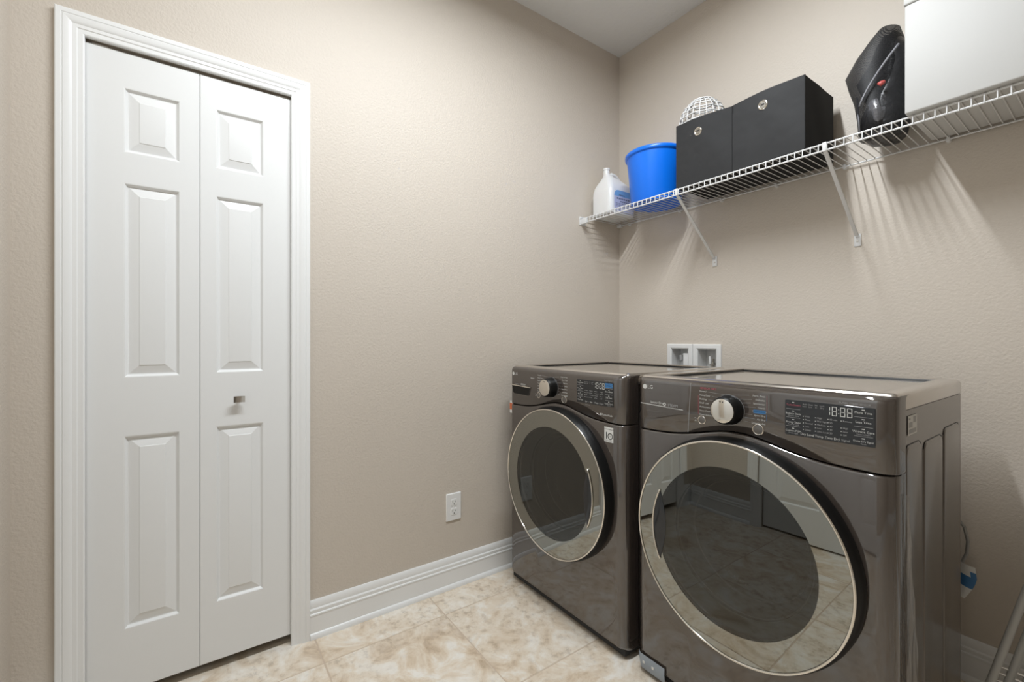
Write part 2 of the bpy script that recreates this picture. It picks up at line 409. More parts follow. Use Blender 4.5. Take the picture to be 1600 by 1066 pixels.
# ------------------------------------------------------------------ lettering
def text_mb(items):
    """items: (string, size, x, z, align, material slot); returns MB in the x-z plane facing -y at y=0"""
    out = MB(); dg = bpy.context.evaluated_depsgraph_get()
    for s, size, x, z, al, slot in items:
        cu = bpy.data.curves.new('t', 'FONT'); cu.body = s; cu.size = size; cu.align_x = al; cu.align_y = 'CENTER'; cu.resolution_u = 2
        to = bpy.data.objects.new('t', cu); COL.objects.link(to); bpy.context.view_layer.update()
        me = bpy.data.meshes.new_from_object(to.evaluated_get(bpy.context.evaluated_depsgraph_get()))
        k = len(out.v); out.v += [(x + v.co.x, 0, z + v.co.y) for v in me.vertices]
        for p in me.polygons: out.f.append(tuple(k + i for i in p.vertices)); out.m.append(slot)
        bpy.data.objects.remove(to); bpy.data.curves.remove(cu); bpy.data.meshes.remove(me)
    return out
def flat(mb, x0, x1, z0, z1, slot, y=0):
    mb.mi = slot; mb.quad((x0, y, z0), (x1, y, z0), (x1, y, z1), (x0, y, z1)); mb.mi = 0
def fline(mb, x0, z0, x1, z1, wd, slot):
    d = Vector((x1 - x0, z1 - z0)); n = Vector((-d.y, d.x)).normalized() * wd / 2; mb.mi = slot
    mb.quad((x0 - n.x, 0, z0 - n.y), (x1 - n.x, 0, z1 - n.y), (x1 + n.x, 0, z1 + n.y), (x0 + n.x, 0, z0 + n.y)); mb.mi = 0
def ringf(mb, x, z, r0, r1, slot, n=28, a0=0, a1=2 * PI, y=0):
    mb.mi = slot
    P = lambda r: [(x + r * math.cos(a0 + (a1 - a0) * k / n), y, z + r * math.sin(a0 + (a1 - a0) * k / n)) for k in range(n + 1)]
    mb.grid([P(r0), P(r1)]); mb.mi = 0
def seg7(mb, x, z, wd, h, t, on, slot):
    zz = {'a': (x, x + wd, z + h - t, z + h), 'g': (x, x + wd, z + h / 2 - t / 2, z + h / 2 + t / 2), 'd': (x, x + wd, z, z + t),
          'f': (x, x + t, z + h / 2 + t, z + h - t), 'b': (x + wd - t, x + wd, z + h / 2 + t, z + h - t), 'e': (x, x + t, z + t, z + h / 2 - t), 'c': (x + wd - t, x + wd, z + t, z + h / 2 - t)}
    for c in on: flat(mb, *zz[c], slot)
def shift_y(mb, y): mb.v = [(a, c + y, d) for a, c, d in mb.v]
PR = ['print', 'printdim', 'printred', 'printblue']

# ------------------------------------------------------------------ washer / dryer
def machine(name, label, cat, x0, yf, yb, cxd, kx, isdry):
    W = .686; x1 = x0 + W; xc = cxd; zc = .542; RH = .272; r = .034
    root = thing(name, label, cat, ((x0 + x1) / 2, (yf + yb) / 2, 0))
    arch = lambda x: .8175 + .040 * math.exp(-((x - xc - .005) / .14) ** 2)
    L = [(x0 + .0, yf + .075)] + [(x0 + r - r * math.cos(a), yf + r - r * math.sin(a)) for a in [PI / 2 * k / 7 for k in range(8)]]
    Rr = [(x0 + x1 - x, y) for x, y in reversed(L)]
    hx = [xc + RH * math.cos(PI * k / 40) for k in range(40, -1, -1)]
    fl = [x for x in hx if x0 + r < x < x1 - r]
    extra = [x0 + r + (hx[0] - x0 - r) * .5] + fl + [hx[-1] + (x1 - r - hx[-1]) * .5]
    prof = L + [(x, yf) for x in extra] + Rr
    # lower front with the door hole
    lo, up = [], []
    for x, y in prof:
        s = math.sqrt(max(0, RH * RH - (x - xc) ** 2)); zt = arch(x) - .0013
        lo.append([(x, y + .012, .034), (x, y + .004, .040), (x, y, .048), (x, y, .30), (x, y, zc - s)] if s == 0 or zc - s > .30 else [(x, y + .012, .034), (x, y + .004, .040), (x, y, .048), (x, y, .05 + (zc - s - .05) * .5), (x, y, zc - s)])
        up.append([(x, y, zc + s), (x, y, (zc + s + zt) / 2), (x, y, zt - .006), (x, y + .0008, zt - .003), (x, y + .003, zt - .0008), (x, y + .006, zt)])
    b = MB(); b.grid(lo); b.grid(up); obj('front_panel', b, 'steel', root, smooth=40)
    # control panel above the arched seam
    rows = []
    for x, y in prof:
        za = arch(x) + .0013
        rows.append([(x, y + .006, za), (x, y + .002, za + .001), (x, y, za + .003), (x, y, .93), (x, y, .972), (x, y + .0012, .979), (x, y + .005, .9855), (x, y + .011, .989), (x, y + .030, .9905)])
    b = MB(); b.grid(rows); cp = obj('control_panel', b, 'steel', root, smooth=50)
    # cabinet, open at the front so the door bowl sits inside it
    b = MB(); yo = yf + .060; i_ = .004
    b.quad((x0 + i_, yo, .03), (x0 + i_, yb, .03), (x0 + i_, yb, .954), (x0 + i_, yo, .954)); b.quad((x1 - i_, yo, .03), (x1 - i_, yb, .03), (x1 - i_, yb, .954), (x1 - i_, yo, .954))
    b.quad((x0 + i_, yb, .03), (x1 - i_, yb, .03), (x1 - i_, yb, .954), (x0 + i_, yb, .954)); b.quad((x0 + i_, yo, .03), (x1 - i_, yo, .03), (x1 - i_, yb, .03), (x0 + i_, yb, .03))
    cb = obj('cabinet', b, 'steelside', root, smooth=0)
    # pressed panels on the right side
    for ya, yc_, zt in ((yf + .085, yf + .213, .872), (yf + .235, yf + .413, .862), (yf + .430, yf + .610, .873)):
        q = MB(); rws = []
        for ins, d in ((0, .0002), (.0015, .0012), (.004, .003), (.009, .0036)):
            rws.append([(x1 - i_ + d, p[0], p[1]) for p in rrect(ya + ins, yc_ - ins, .10 + ins, zt - ins, .022 - ins * .5, 6)])
        q.grid(rws, True); q.fan(rws[-1]); obj('pressed_panel', q, 'steelside', cb, smooth=25)
        q = MB(); q.tube([(x1 - i_ + .0002, p[0], p[1]) for p in rrect(ya - .001, yc_ + .001, .099, zt + .001, .023, 6)[3:20]], .0013, 6); obj('groove_shade_line', q, 'black', cb)  # raised black tubes stand in for the shade in the pressed grooves
    # top: rim with a recessed plate
    def rect(xa, xb, ya, yb_, z, rad): return [(p[0], p[1], z) for p in rrect(xa, xb, ya, yb_, rad, 4)]
    b = MB(); ty0 = yf + .022
    ri = (x0 + .058, x1 - .042, ty0 + .022, yb - .042)
    b.grid([rect(x0 + .001, x1 - .001, ty0, yb, .957, .010), rect(x0 + .001, x1 - .001, ty0, yb, .984, .010), rect(x0 + .0035, x1 - .0035, ty0 + .003, yb - .003, .9915, .010),
            rect(x0 + .009, x1 - .009, ty0 + .008, yb - .008, .996, .012), rect(x0 + .017, x1 - .017, ty0 + .016, yb - .016, .9975, .014),
            rect(*ri, .9975, .006), rect(ri[0] + .0015, ri[1] - .0015, ri[2] + .0015, ri[3] - .0015, .9965, .006), rect(ri[0] + .002, ri[1] - .002, ri[2] + .002, ri[3] - .002, .988, .006)], True)
    b.quad((x0 + .002, ty0, .957), (x1 - .002, ty0, .957), (x1 - .002, yb, .957), (x0 + .002, yb, .957))
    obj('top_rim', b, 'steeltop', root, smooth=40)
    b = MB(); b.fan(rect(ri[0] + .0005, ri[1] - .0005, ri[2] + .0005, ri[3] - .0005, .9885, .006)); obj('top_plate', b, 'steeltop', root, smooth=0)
    b = MB(); b.tube([(ri[0] + .004, ri[2] + .004, .9895), (ri[0] + .004, ri[3] - .004, .9895), (ri[1] - .004, ri[3] - .004, .9895)], .0045, 6); obj('lip_shade_line', b, 'black', root)  # black tube stands in for the dark reflection on the lip's inner faces
    # door
    dt = .042; yd = yf - dt
    door = thing('door', None, None, (xc, yf, zc)); door.parent = root; door.location = Vector((xc, yf, zc)) - ORI[root.name]
    b = MB(); b.lathe([(.272, .05), (.286, .012), (.300, .0015), (.3015, -.004), (.3005, -.018), (.2975, -.032), (.2935, -.0405), (.287, -.0405), (.2865, -.025)], (xc, yf, zc), 'y', 96); obj('door_rim', b, 'black', door, smooth=60)
    b = MB(); b.lathe([(.2905 + .0031 * math.cos(2 * PI * k / 10), -.0410 + .0031 * math.sin(2 * PI * k / 10)) for k in range(11)], (xc, yf, zc), 'y', 128); obj('chrome_ring', b, 'chrome', door, smooth=180)
    b = MB(); b.lathe([(.2195, -.022), (.2210, -.0335), (.250, -.0345), (.2865, -.0352)], (xc, yf, zc), 'y', 96); obj('door_backing', b, 'backing', door, smooth=60)
    b = MB(); b.lathe([(.2205, -.024), (.214, -.012), (.198, .018), (.186, .028), (.180, .030), (.171, .045), (.166, .090), (.158, .108), (.138, .121), (.09, .131), (.0005, .135)], (xc, yf, zc), 'y', 96)
    bw = obj('window_bowl', b, 'bowl', door, smooth=60)
    b = MB(); b.lathe([(.2195, -.027), (.212, -.022), (.196, .006), (.192, .010)], (xc, yf, zc), 'y', 96); obj('bowl_flange', b, 'flange', bw, smooth=60)
    for k in range(10):
        a0_ = math.radians((235 if isdry else 205) + k * 3.4); cxs, czs = math.cos(a0_), math.sin(a0_)
        q = MB(); rr0, rr1, hw = .150, .162, .0028
        P_ = lambda rr_, t_: (xc + rr_ * cxs - t_ * czs, yf + .1085 - (rr_ - .15) * .1, zc + rr_ * czs + t_ * cxs)
        q.quad(P_(rr0, -hw), P_(rr1, -hw), P_(rr1, hw), P_(rr0, hw)); obj('vent_slot', q, 'ridge', bw, smooth=0)
    for rr_, hh in ((.190, .022), (.168, .075)):
        b = MB(); b.lathe([(rr_ + .0026 * math.cos(2 * PI * k / 8), hh + .0026 * math.sin(2 * PI * k / 8)) for k in range(9)], (xc, yf, zc), 'y', 96); obj('bowl_ridge', b, 'ridge', bw, smooth=180)
    b = MB(); b.lathe([(.0005, -.0428), (.10, -.0426), (.2215, -.0419)], (xc, yf, zc), 'y', 96); obj('door_glass', b, 'glass', door, smooth=180)
    b = MB(); b.lathe([(.2210, -.0360), (.2212, -.0419), (.25, -.0413), (.2875, -.0404)], (xc, yf, zc), 'y', 96); obj('mirror_band', b, 'mirror', door, smooth=40)
    # handle: lens-shaped grip beside the rim
    sg = -1 if isdry else 1
    def arc(rad, cx_, half, yy, n=20): return [(xc + sg * (cx_ + rad * math.cos(half * (2 * k / n - 1))), yy, zc + rad * math.sin(half * (2 * k / n - 1))) for k in range(n + 1)]
    ro, ha = .236, math.radians(27)
    outer = arc(ro, 0, ha, yf - .0428); zh = ro * math.sin(ha); xi = ro * math.cos(ha)
    inner = [(xc + sg * (xi - .020 * math.cos(PI / 2 * (2 * k / 20 - 1)) ** 1.0), yf - .0428, zc + zh * (2 * k / 20 - 1)) for k in range(21)]
    mid = [((a[0] + c[0]) / 2, yf - .0455, a[2] * .5 + c[2] * .5) for a, c in zip(outer, inner)]
    b = MB(); b.grid([outer, mid, inner]); hd = obj('handle', b, 'gloss', door, smooth=180)
    b = MB(); b.tube([(p[0], p[1] - .0016, p[2]) for p in outer], .0026, 8); obj('handle_edge', b, 'chrome', hd, smooth=180)
    # knob
    kz = .9185
    b = MB(); b.lathe([(.0415, 0), (.0415, -.003), (.0400, -.005), (.0385, -.030), (.0360, -.036), (.0335, -.0385), (.0335, -.034)], (kx, yf, kz), 'y', 48); kb = obj('knob', b, 'black', root, smooth=30)
    b = MB(); b.lathe([(.0335, -.036), (.0328, -.0392), (.031, -.0400), (.0005, -.0402)], (kx, yf, kz), 'y', 48); kf = obj('knob_face', b, 'nickel' if 0 else 'chrome', kb, smooth=30)
    b = MB(); ringf(b, kx, kz, .0415, .0427, 1, 48); shift_y(b, yf - .0006); obj('knob_ring', b, PR, kb, smooth=0)
    b = MB(); flat(b, kx - .006, kx - .0035, kz + .023, kz + .027, 0); flat(b, kx + .001, kx + .0035, kz + .0225, kz + .0265, 0); shift_y(b, yf - .0406); obj('knob_mark', b, 'inkblack', kb, smooth=0)
    # round buttons
    for bx, bz, br in ((kx - .083, .8775, .0125), (kx + .078, .8755, .0150)):
        b = MB(); b.lathe([(br, .001), (br, -.0012), (br * .9, -.0018), (br * .82, -.0012)], (bx, yf, bz), 'y', 32); bt = obj('button', b, 'chrome', root, smooth=30)
        b = MB(); b.lathe([(br * .83, -.0010), (br * .5, -.0022), (.0003, -.0026)], (bx, yf, bz), 'y', 28); obj('button_cap', b, 'cap', bt, smooth=180)
    # display glass
    dx0 = x0 + .468 if isdry else .543; dx1 = dx0 + .184; dz0, dz1 = .876, .9635
    b = MB(); rws = [[(p[0], y_, p[1]) for p in rrect(dx0 + i2, dx1 - i2, dz0 + i2, dz1 - i2, .0025, 3)] for i2, y_ in ((0, yf + .0005), (0, yf - .0010), (.0006, yf - .0015))]
    b.grid(rws, True); b.fan(rws[-1]); dp = obj('display', b, 'gloss', root, smooth=20)
    it = []; pm_ = MB()
    if isdry:
        lt = ['Normal', 'Heavy Duty', 'Bedding', 'Small Load', 'Antibacterial', 'Steam Fresh', 'Steam Sanitary']
        rt = ['Perm. Press', 'Delicates', 'Sportswear', 'Towels', None, 'Speed Dry', 'Air Dry', 'Downloaded']
        it += [('SENSOR DRY', .0085, kx - .088, .9715, 'LEFT', 2)]
    else:
        lt = ['Normal', 'Heavy Duty', 'Bedding', 'Towels', 'Allergiene', 'Sanitary', 'Tub Clean']
        rt = ['Bright Whites', 'Perm. Press', 'Delicates', 'Towels', 'Speed Wash', 'Rinse+Spin', 'Downloaded']
    zt_ = .9625; dzl = .0114
    for k, s in enumerate(lt):
        z = zt_ - k * dzl; it.append((s, .0068, kx - .090, z, 'LEFT', 0))
        dz = z - kz; xe = kx - math.sqrt(max(.0455 ** 2 - dz * dz, .0001)) if abs(dz) < .045 else kx - .012
        xs = kx - .090 + .0035 * len(s) + .003
        if xe - xs > .004: fline(pm_, xs, z, xe, z - (dz * .08), .0007, 1)
    n_ = len(rt)
    for k, s in enumerate(rt):
        z = .9645 - k * (.0725 / (n_ - 1))
        if s is None:
            flat(pm_, kx + .066, kx + .098, z - .0048, z + .0048, 3); it.append(('MANUAL DRY', .0058, kx + .082, z, 'CENTER', 0)); continue
        it.append((s, .0068, kx + .097, z, 'RIGHT', 0))
        dz = z - kz; xe = kx + math.sqrt(max(.0455 ** 2 - dz * dz, .0001)) if abs(dz) < .045 else kx + .012
        xs = kx + .097 - .0035 * len(s) - .003
        if xs - xe > .004: fline(pm_, xe, z - dz * .08, xs, z, .0007, 1)
    if isdry:
        fline(pm_, kx + .101, .967, kx + .101, .925, .0008, 2); fline(pm_, kx - .094, .950, kx - .094, .893, .0008, 2)
        fline(pm_, kx + .100, .918, kx + .100, .9015, .0008, 3)
    it.append(('2', .016, kx - .103, .8765, 'CENTER', 1))
    # maker's mark: disc with letters
    lx = x0 + .036; lz = .9595
    ringf(pm_, lx, lz, .0001, .0080, 0, 24)
    it.append(('LG', .0175, lx + .0105, lz - .0005, 'LEFT', 0))
    if isdry:
        it += [('Sensor Dry', .0105, x0 + .058, .9105, 'LEFT', 0), ('STEAM', .0120, x0 + .124, .9075, 'LEFT', 1)]
        fline(pm_, x0 + .019, .9035, x0 + .178, .8985, .0022, 0); fline(pm_, x0 + .122, .9008, x0 + .176, .8998, .0012, 1)
        ringf(pm_, x0 + .112, .9085, .0025, .0060, 0, 6)
        fline(pm_, x0 + .2045, .984, x0 + .1950, arch(x0 + .195) + .003, .0016, 1)
        it.append(('TURBO STEAM SENSOR', .0058, dx1 - .008, dz1 + .0052, 'RIGHT', 1))
    else:
        it += [('Steam', .0105, x0 + .165, .9475, 'LEFT', 0), ('ColdWash', .0075, x0 + .050, .9130, 'LEFT', 1), ('STEAM', .0120, x0 + .092, .9130, 'LEFT', 0)]
        it.append(('Smart Diagnosis', .0058, dx1 - .006, dz1 + .0052, 'RIGHT', 1))
        it += [('Hold 3 sec', .0055, dx0 + .045, dz0 - .0052, 'LEFT', 1), ('TurboWash', .0100, dx1 - .006, .8445, 'RIGHT', 0)]
        ringf(pm_, dx1 - .060, .8450, .0008, .0042, 0, 16)
    tm = text_mb(it); k = len(tm.v); tm.v += pm_.v; tm.f += [tuple(i + k for i in f) for f in pm_.f]; tm.m += pm_.m
    shift_y(tm, yf - .0005); tag(obj('panel_lettering', tm, PR, root, smooth=0, weld=False), kind='stuff')
    # display print
    it = []; g = MB(); cw = dx0
    if isdry:
        lb = [('TurboSteam', '', 2), ('Reduce Static', 'Wrinkle Care', 0), ('Energy Saver', 'Control Lock', 0), ('Custom PGM', 'Drum Light', 0)]
        rb = [('More Time', ''), ('Less Time', ''), ('Wrinkle Care', 'Remote Start'), ('Damp Dry Signal', 'Wi-Fi')]
        cols = [('Dry Level', ['Very', 'More', 'Normal', 'Less', 'Damp']), ('Temp.', ['High', 'Mid High', 'Medium', 'Low', 'Ultra Low']), ('Time Dry', ['60 min', '50', '40', '30', '20']), ('Signal', ['Remote', '', 'High', 'Low', 'Off'])]
        dg_ = [('bc', 0), ('abcdefg', 1), ('abcdefg', 2), ('abcdefg', 3)]
    else:
        lb = [('TurboWash', 'Steam', 0), ('Fresh Care', 'Cold Wash', 0), ('Pre Wash', 'Delay Wash', 0), ('Rinse+Spin', '', 0)]
        rb = [('Remote Start', ''), ('Extra Rinse', ''), ('Tub Clean', ''), ('Control Lock', 'Custom')]
        cols = [('Soil', ['Heavy', 'Normal', 'Light', 'Custom']), ('Spin', ['Extra', 'High', 'Medium', 'Low']), ('Temp', ['Hot', 'Warm', 'Cold', 'Tap']), ('Signal', ['High', 'Med', 'Low', 'Off'])]
        dg_ = [('bc', 0), ('abcdefg', 1), ('abcdefg', 2), ('abcdefg', 3)]
    for k, (a, c, sl) in enumerate(lb):
        z = dz1 - .0120 - k * .0215
        flat(g, cw + .0165, cw + .0215, z + .0055, z + .0072, 0); it.append((a, .0064, cw + .0195, z, 'CENTER', sl))
        if c: it.append((c, .0046, cw + .0195, z - .0055, 'CENTER', 1))
        if k < 3: fline(g, cw + .003, z - .0100, cw + .035, z - .0100, .0008, 1)
    for k, (a, c) in enumerate(rb):
        z = dz1 - .0130 - k * .0215; xx = dx1 - .0215
        if not isdry and k == 0: flat(g, dx1 - .040, dx1 - .004, z - .008, z + .009, 3)
        flat(g, xx - .003, xx + .003, z + .0055, z + .0074, 0); it.append((a, .0072 if len(a) < 13 else .0056, xx, z, 'CENTER', 0))
        if c: it.append((c, .0046, xx, z - .0058, 'CENTER', 1))
        if k < 3: fline(g, dx1 - .039, z - .0100, dx1 - .004, z - .0100, .0008, 1)
    for k, (h, vals) in enumerate(cols):
        xx = cw + .0415 + k * .0262
        it.append((h, .0076, xx + .009, dz0 + .0065, 'CENTER', 0 if k != 3 else 1))
        if k: fline(g, xx - .0035, dz0 + .003, xx - .0035, dz0 + .010, .0006, 1)
        for j, v in enumerate(vals):
            if not v: continue
            z = dz1 - .0370 - j * .0081 - (.0 if isdry else .002)
            flat(g, xx - .0005, xx + .0013, z - .0009, z + .0009, 0); it.append((v, .0056, xx + .0035, z, 'LEFT', 1))
    for k in range(4):
        xx = cw + .0445 + k * .0125
        it.append((('Add', 'Clean', 'Wi', 'Lock')[k], .0050, xx, dz1 - .0075, 'CENTER', 1)); it.append((('Item', 'Lint', 'Fi', 'Dry')[k], .0050, xx, dz1 - .0128, 'CENTER', 1))
    for on_, k in dg_: seg7(g, cw + (.0885, .1020, .1185, .1320)[k], dz1 - .0275, .0100, .0215, .0016, on_, 0)
    for zz_ in (dz1 - .0125, dz1 - .0215): flat(g, cw + .1147, cw + .1163, zz_, zz_ + .0018, 0)
    tm = text_mb(it); k = len(tm.v); tm.v += g.v; tm.f += [tuple(i + k for i in f) for f in g.f]; tm.m += g.m
    shift_y(tm, yf - .0018); tag(obj('display_print', tm, PR, dp, smooth=0, weld=False), kind='stuff')
    # feet
    for fx in (x0 + .06, x1 - .06):
        for fy in (yf + .09, yb - .06):
            b = MB(); b.lathe([(0, 0), (.022, 0), (.022, .010), (.010, .013), (.010, .033), (0, .033)], (fx, fy, 0), 'z', 20); obj('foot', b, 'blackmat', root)
    b = MB(); b.box(x0 + .012, x1 - .012, yf + .018, yb - .01, .012, .034); obj('base_frame', b, 'blackmat', root, smooth=0)
    return root, dict(x0=x0, x1=x1, yf=yf, yb=yb, xc=xc, zc=zc, arch=arch)

dryer, D = machine('clothes_dryer', 'graphite front-loading dryer on the right with grip at the left of its round door', 'dryer', .807, -.846, -.205, 1.1435, 1.130, True)
washer, Wm = machine('washing_machine', 'graphite front-loading washer against the closet wall with detergent drawer', 'washer', .088, -.868, -.205, .430, .392, False)
# washer extras: detergent drawer pull, square sticker, side sticker
yf = Wm['yf']; x0 = Wm['x0']
b = MB(); N = 16; top_, bot_, mid_ = [], [], []
for k in range(N + 1):
    t = k / N; x = x0 + .028 + .136 * t; y = yf - .001 if t > .05 else yf
    edge = min(1, min(t, 1 - t) / .12)
    top_.append((x, yf - .0012, .9055 - .003 * t)); bot_.append((x, yf - .0012, .9055 - .003 * t - .036 * math.sqrt(max(0, 1 - (1 - edge) ** 2)) - .0008)); mid_.append((x, yf - .0007, .9055 - .003 * t - .018 * math.sqrt(max(0, 1 - (1 - edge) ** 2)) - .0004))
b.grid([top_, mid_, bot_]); dw = obj('recess_shade_pad', b, 'black', washer, smooth=60)  # flat black pad, the recess shade is put into its colour
b = MB(); b.tube([(x0 + .024, yf - .003, .9075), (x0 + .09, yf - .004, .9062), (x0 + .168, yf - .003, .9035)], .0026, 8); obj('drawer_lip', b, 'chrome', dw)
b = MB(); b.tube([(p[0], p[1] - .0003, p[2]) for p in bot_], .0012, 6); obj('recess_edge', b, 'steel', dw)
b = MB(); flat(b, .6835, .7255, .7500, .8035, 0)
q = text_mb([('MOTOR WARRANTY', .0048, .7045, .7955, 'CENTER', 1), ('1', .036, .6935, .7715, 'CENTER', 1), ('10', .0070, .7110, .7715, 'CENTER', 1), ('YEAR WARRANTY', .0040, .7045, .7548, 'CENTER', 1)])
ringf(q, .7110, .7715, .0085, .0118, 1, 32); q.v = [(a, c - .0003, d) for a, c, d in q.v]
k = len(b.v); b.v += q.v; b.f += [tuple(i + k for i in f) for f in q.f]; b.m += q.m; shift_y(b, yf - .0006)
tag(obj('warranty_sticker', b, ['paper', 'inkblack'], washer, smooth=0, weld=False), 'white square sticker with a black number')
b = MB(); b.mi = 0; b.box(x0 - .016, x0 + .012, yf + .016, yf + .0168, .770, .829); b.mi = 1; b.box(x0 - .0162, x0 + .0122, yf + .0156, yf + .0172, .786, .816)
tag(obj('side_sticker', b, ['paper', 'orange'], washer, smooth=0, weld=False), 'small white and orange sticker')
# dryer extras
yf = D['yf']; x0, x1 = D['x0'], D['x1']
b = MB(); xs = x1 - .0032
b.mi = 0; b.quad((xs, -.7435, .8950), (xs, -.6711, .8950), (xs, -.6711, .9400), (xs, -.7435, .9400))
b.mi = 1
for ya, yb2, za, zb in ((-.737, -.678, .8985, .9085), (-.738, -.725, .9305, .9345), (-.702, -.680, .922, .936), (-.736, -.708, .9125, .9245)):
    b.quad((xs + .0003, ya, za), (xs + .0003, yb2, za), (xs + .0003, yb2, zb), (xs + .0003, ya, zb))
b.v = [(a + .0006, c, d) for a, c, d in b.v]
tag(obj('rating_label', b, ['paper', 'valve'], dryer, smooth=0, weld=False), 'white rating label on the side')
b = MB(); rows = []
for k in range(7):
    t = k / 6; x = x0 + .002 + .112 * t; yy = yf - .0035 + (.016 * (1 - t * 6) if t < 1 / 6 else 0)
    rows.append([(x, yy, .066 - .004 * (t < .1)), (x, yy - .001, .046), (x, yy + .002, .020 + (.012 if t < .1 else 0)), (x, yy + .010, .010)])
b.grid(rows); fs = obj('corner_film', b, 'bluefilm', dryer, smooth=60)
for xx in (x0 + .030, x0 + .066):
    q = MB(); q.box(xx, xx + .008, yf - .0056, yf - .0042, .038, .046); obj('film_mark', q, 'paper', fs, smooth=0)
# loose clear film hanging from the front cover along the dryer's side
b = MB(); rows = []; rnd = random.Random(3)
ny, nz = 16, 26
for j in range(nz + 1):
    v = j / nz; z = .05 + .72 * v; wdt = .018 + .150 * (1 - v) ** 1.5; row = []
    for i in range(ny + 1):
        u = i / ny
        wr = .006 * math.sin(11 * u + 5 * v * 2.2 + 1.2) * (1 - v * .6) + .004 * math.sin(23 * u - 7 * v) + .003 * math.sin(37 * v + 9 * u)
        row.append((x1 + .0055 + wr * .45, yf + .062 + wdt * u + .008 * math.sin(9 * v + u * 3) * u, z))
    rows.append(row)
b.grid(rows); tag(obj('protective_film', b, 'film', dryer, smooth=180), 'loose crinkled clear film')

# ------------------------------------------------------------------ wall outlet (closet wall)
oy, oz = -1.1145, .3605
ot = thing('wall_outlet', 'white duplex electrical outlet low on the wall beside the washer', 'outlet', (0, oy, oz - .062))
b = MB(); P = lambda i, d: [(d, p[0], p[1]) for p in rrect(oy - .0375 + i, oy + .0375 - i, oz - .0615 + i, oz + .0615 - i, .003, 3)]
rws = [P(0, .0003), P(0, .003), P(.003, .0062)]
b.grid(rws, True); b.fan(rws[-1]); obj('cover_plate', b, 'plastic', ot, smooth=25)
for dz in (.0205, -.0205):
    b = MB(); zc = oz + dz; pts = []
    for k in range(28):
        a = 2 * PI * k / 28; pts.append((max(-.0155, min(.0155, .0185 * math.cos(a))), max(-.0145, min(.0145, .0185 * math.sin(a)))))
    rws = [[(.0060, oy + p[0] * s, zc + p[1] * s) for p in pts] for s in (1.06,)] + [[(.0078, oy + p[0] * .98, zc + p[1] * .98) for p in pts]]
    b.grid(rws, True); b.fan(rws[-1]); rc = obj('receptacle', b, 'plastic', ot, smooth=25)
    b = MB(); b.box(.0076, .0081, oy - .0080, oy - .0060, zc - .001, zc + .008); b.box(.0076, .0081, oy + .0058, oy + .0076, zc, zc + .007); b.lathe([(.0001, .0082), (.0026, .0082), (.0026, .0076)], (0, oy, zc - .0075), 'x', 12)
    obj('slots', b, 'inkblack', rc, smooth=0, weld=False)
b = MB(); b.lathe([(.0001, .0072), (.0026, .0070), (.0032, .0060)], (0, oy, oz), 'x', 14); obj('screw', b, 'plastic', ot)

# ------------------------------------------------------------------ washer supply box in the back wall
sb = thing('supply_box', 'white double recessed water supply box in the wall above the washer', 'supply box', (.487, 0, .900))
for fx0, fx1 in ((.3375, .4855), (.4875, .6365)):
    b = MB(); z0, z1 = .892, 1.0925; ix = .0265
    rws = [[(p[0], y, p[1]) for p in ((fx0 + i, z0 + i), (fx1 - i, z0 + i), (fx1 - i, z1 - i), (fx0 + i, z1 - i))] for i, y in ((0, -.0005), (0, -.008), (.004, -.0105), (.020, -.0105), (ix, -.006), (ix, .075))]
    b.grid(rws, True); b.fan(rws[-1]); obj('frame', b, ['plastic'], sb, smooth=20)
def valve(x, z, mat):
    b = MB(); b.lathe([(0, -.02), (.011, -.02), (.011, .0), (.014, .002), (.014, .014), (.009, .016), (.009, .034), (0, .034)], (x, .045, z), 'z', 16); v = obj('valve', b, mat, sb)
    b = MB(); b.box(x - .005, x + .005, .018, .034, z + .008, z + .048); obj('lever', b, 'plastic', v, bev=.002); return v
valve(.563, .985, 'nickel')
b = MB(); b.box(.418, .452, .012, .040, .955, 1.045); obj('valve_body', b, 'plastic', sb, bev=.004)
b = MB(); b.tube([(.435, .026, .960), (.430, .022, .915), (.425, .024, .894)], .010, 10); obj('supply_hose', b, 'hose', sb)
b = MB(); b.tube([(.575, .040, .970), (.580, .030, .930), (.585, .028, .894)], .010, 10); obj('supply_hose', b, 'blackmat', sb)
b = MB(); b.box(.392, .408, .020, .040, 1.005, 1.035); obj('lever', b, 'valve', sb, bev=.002)

# ------------------------------------------------------------------ wire shelf
ZB = 1.7865; YFRONT = -.310; XE = 2.45
sh = thing('wire_shelf', 'white wire shelf with two diagonal brackets above the washer and dryer', 'shelf', (0, 0, ZB))
RW = .0017
b = MB(); b.tube([(.006, -.014, ZB), (XE, -.014, ZB)], .0030, 8); obj('back_rod', b, 'wire', sh)
b = MB(); b.tube([(.006, YFRONT, ZB), (XE, YFRONT, ZB)], .0030, 8); obj('front_top_rod', b, 'wire', sh)
b = MB(); b.tube([(.006, YFRONT - .002, ZB - .0235), (XE, YFRONT - .002, ZB - .0235)], .0032, 8); obj('front_bottom_rod', b, 'wire', sh)
b = MB(); b.tube([(0, -.012, ZB + .0042), (0, -.16, ZB + .0042), (0, YFRONT + .004, ZB + .0042), (0, YFRONT - .0035, ZB + .0012), (0, YFRONT - .0055, ZB - .006), (0, YFRONT - .0058, ZB - .0265)], RW, 6)
wm_ = fin(b.mesh('cross_wire'), 'wire', 60)
wm_.transform(Matrix.Translation(Vector((0, 0, -ZB))))
nx = int((XE - .02) / .02475)
for k in range(nx):
    o = bpy.data.objects.new('cross_wire', wm_); COL.objects.link(o); o.parent = sh; o.location = (.0185 + k * .02475, 0, 0)
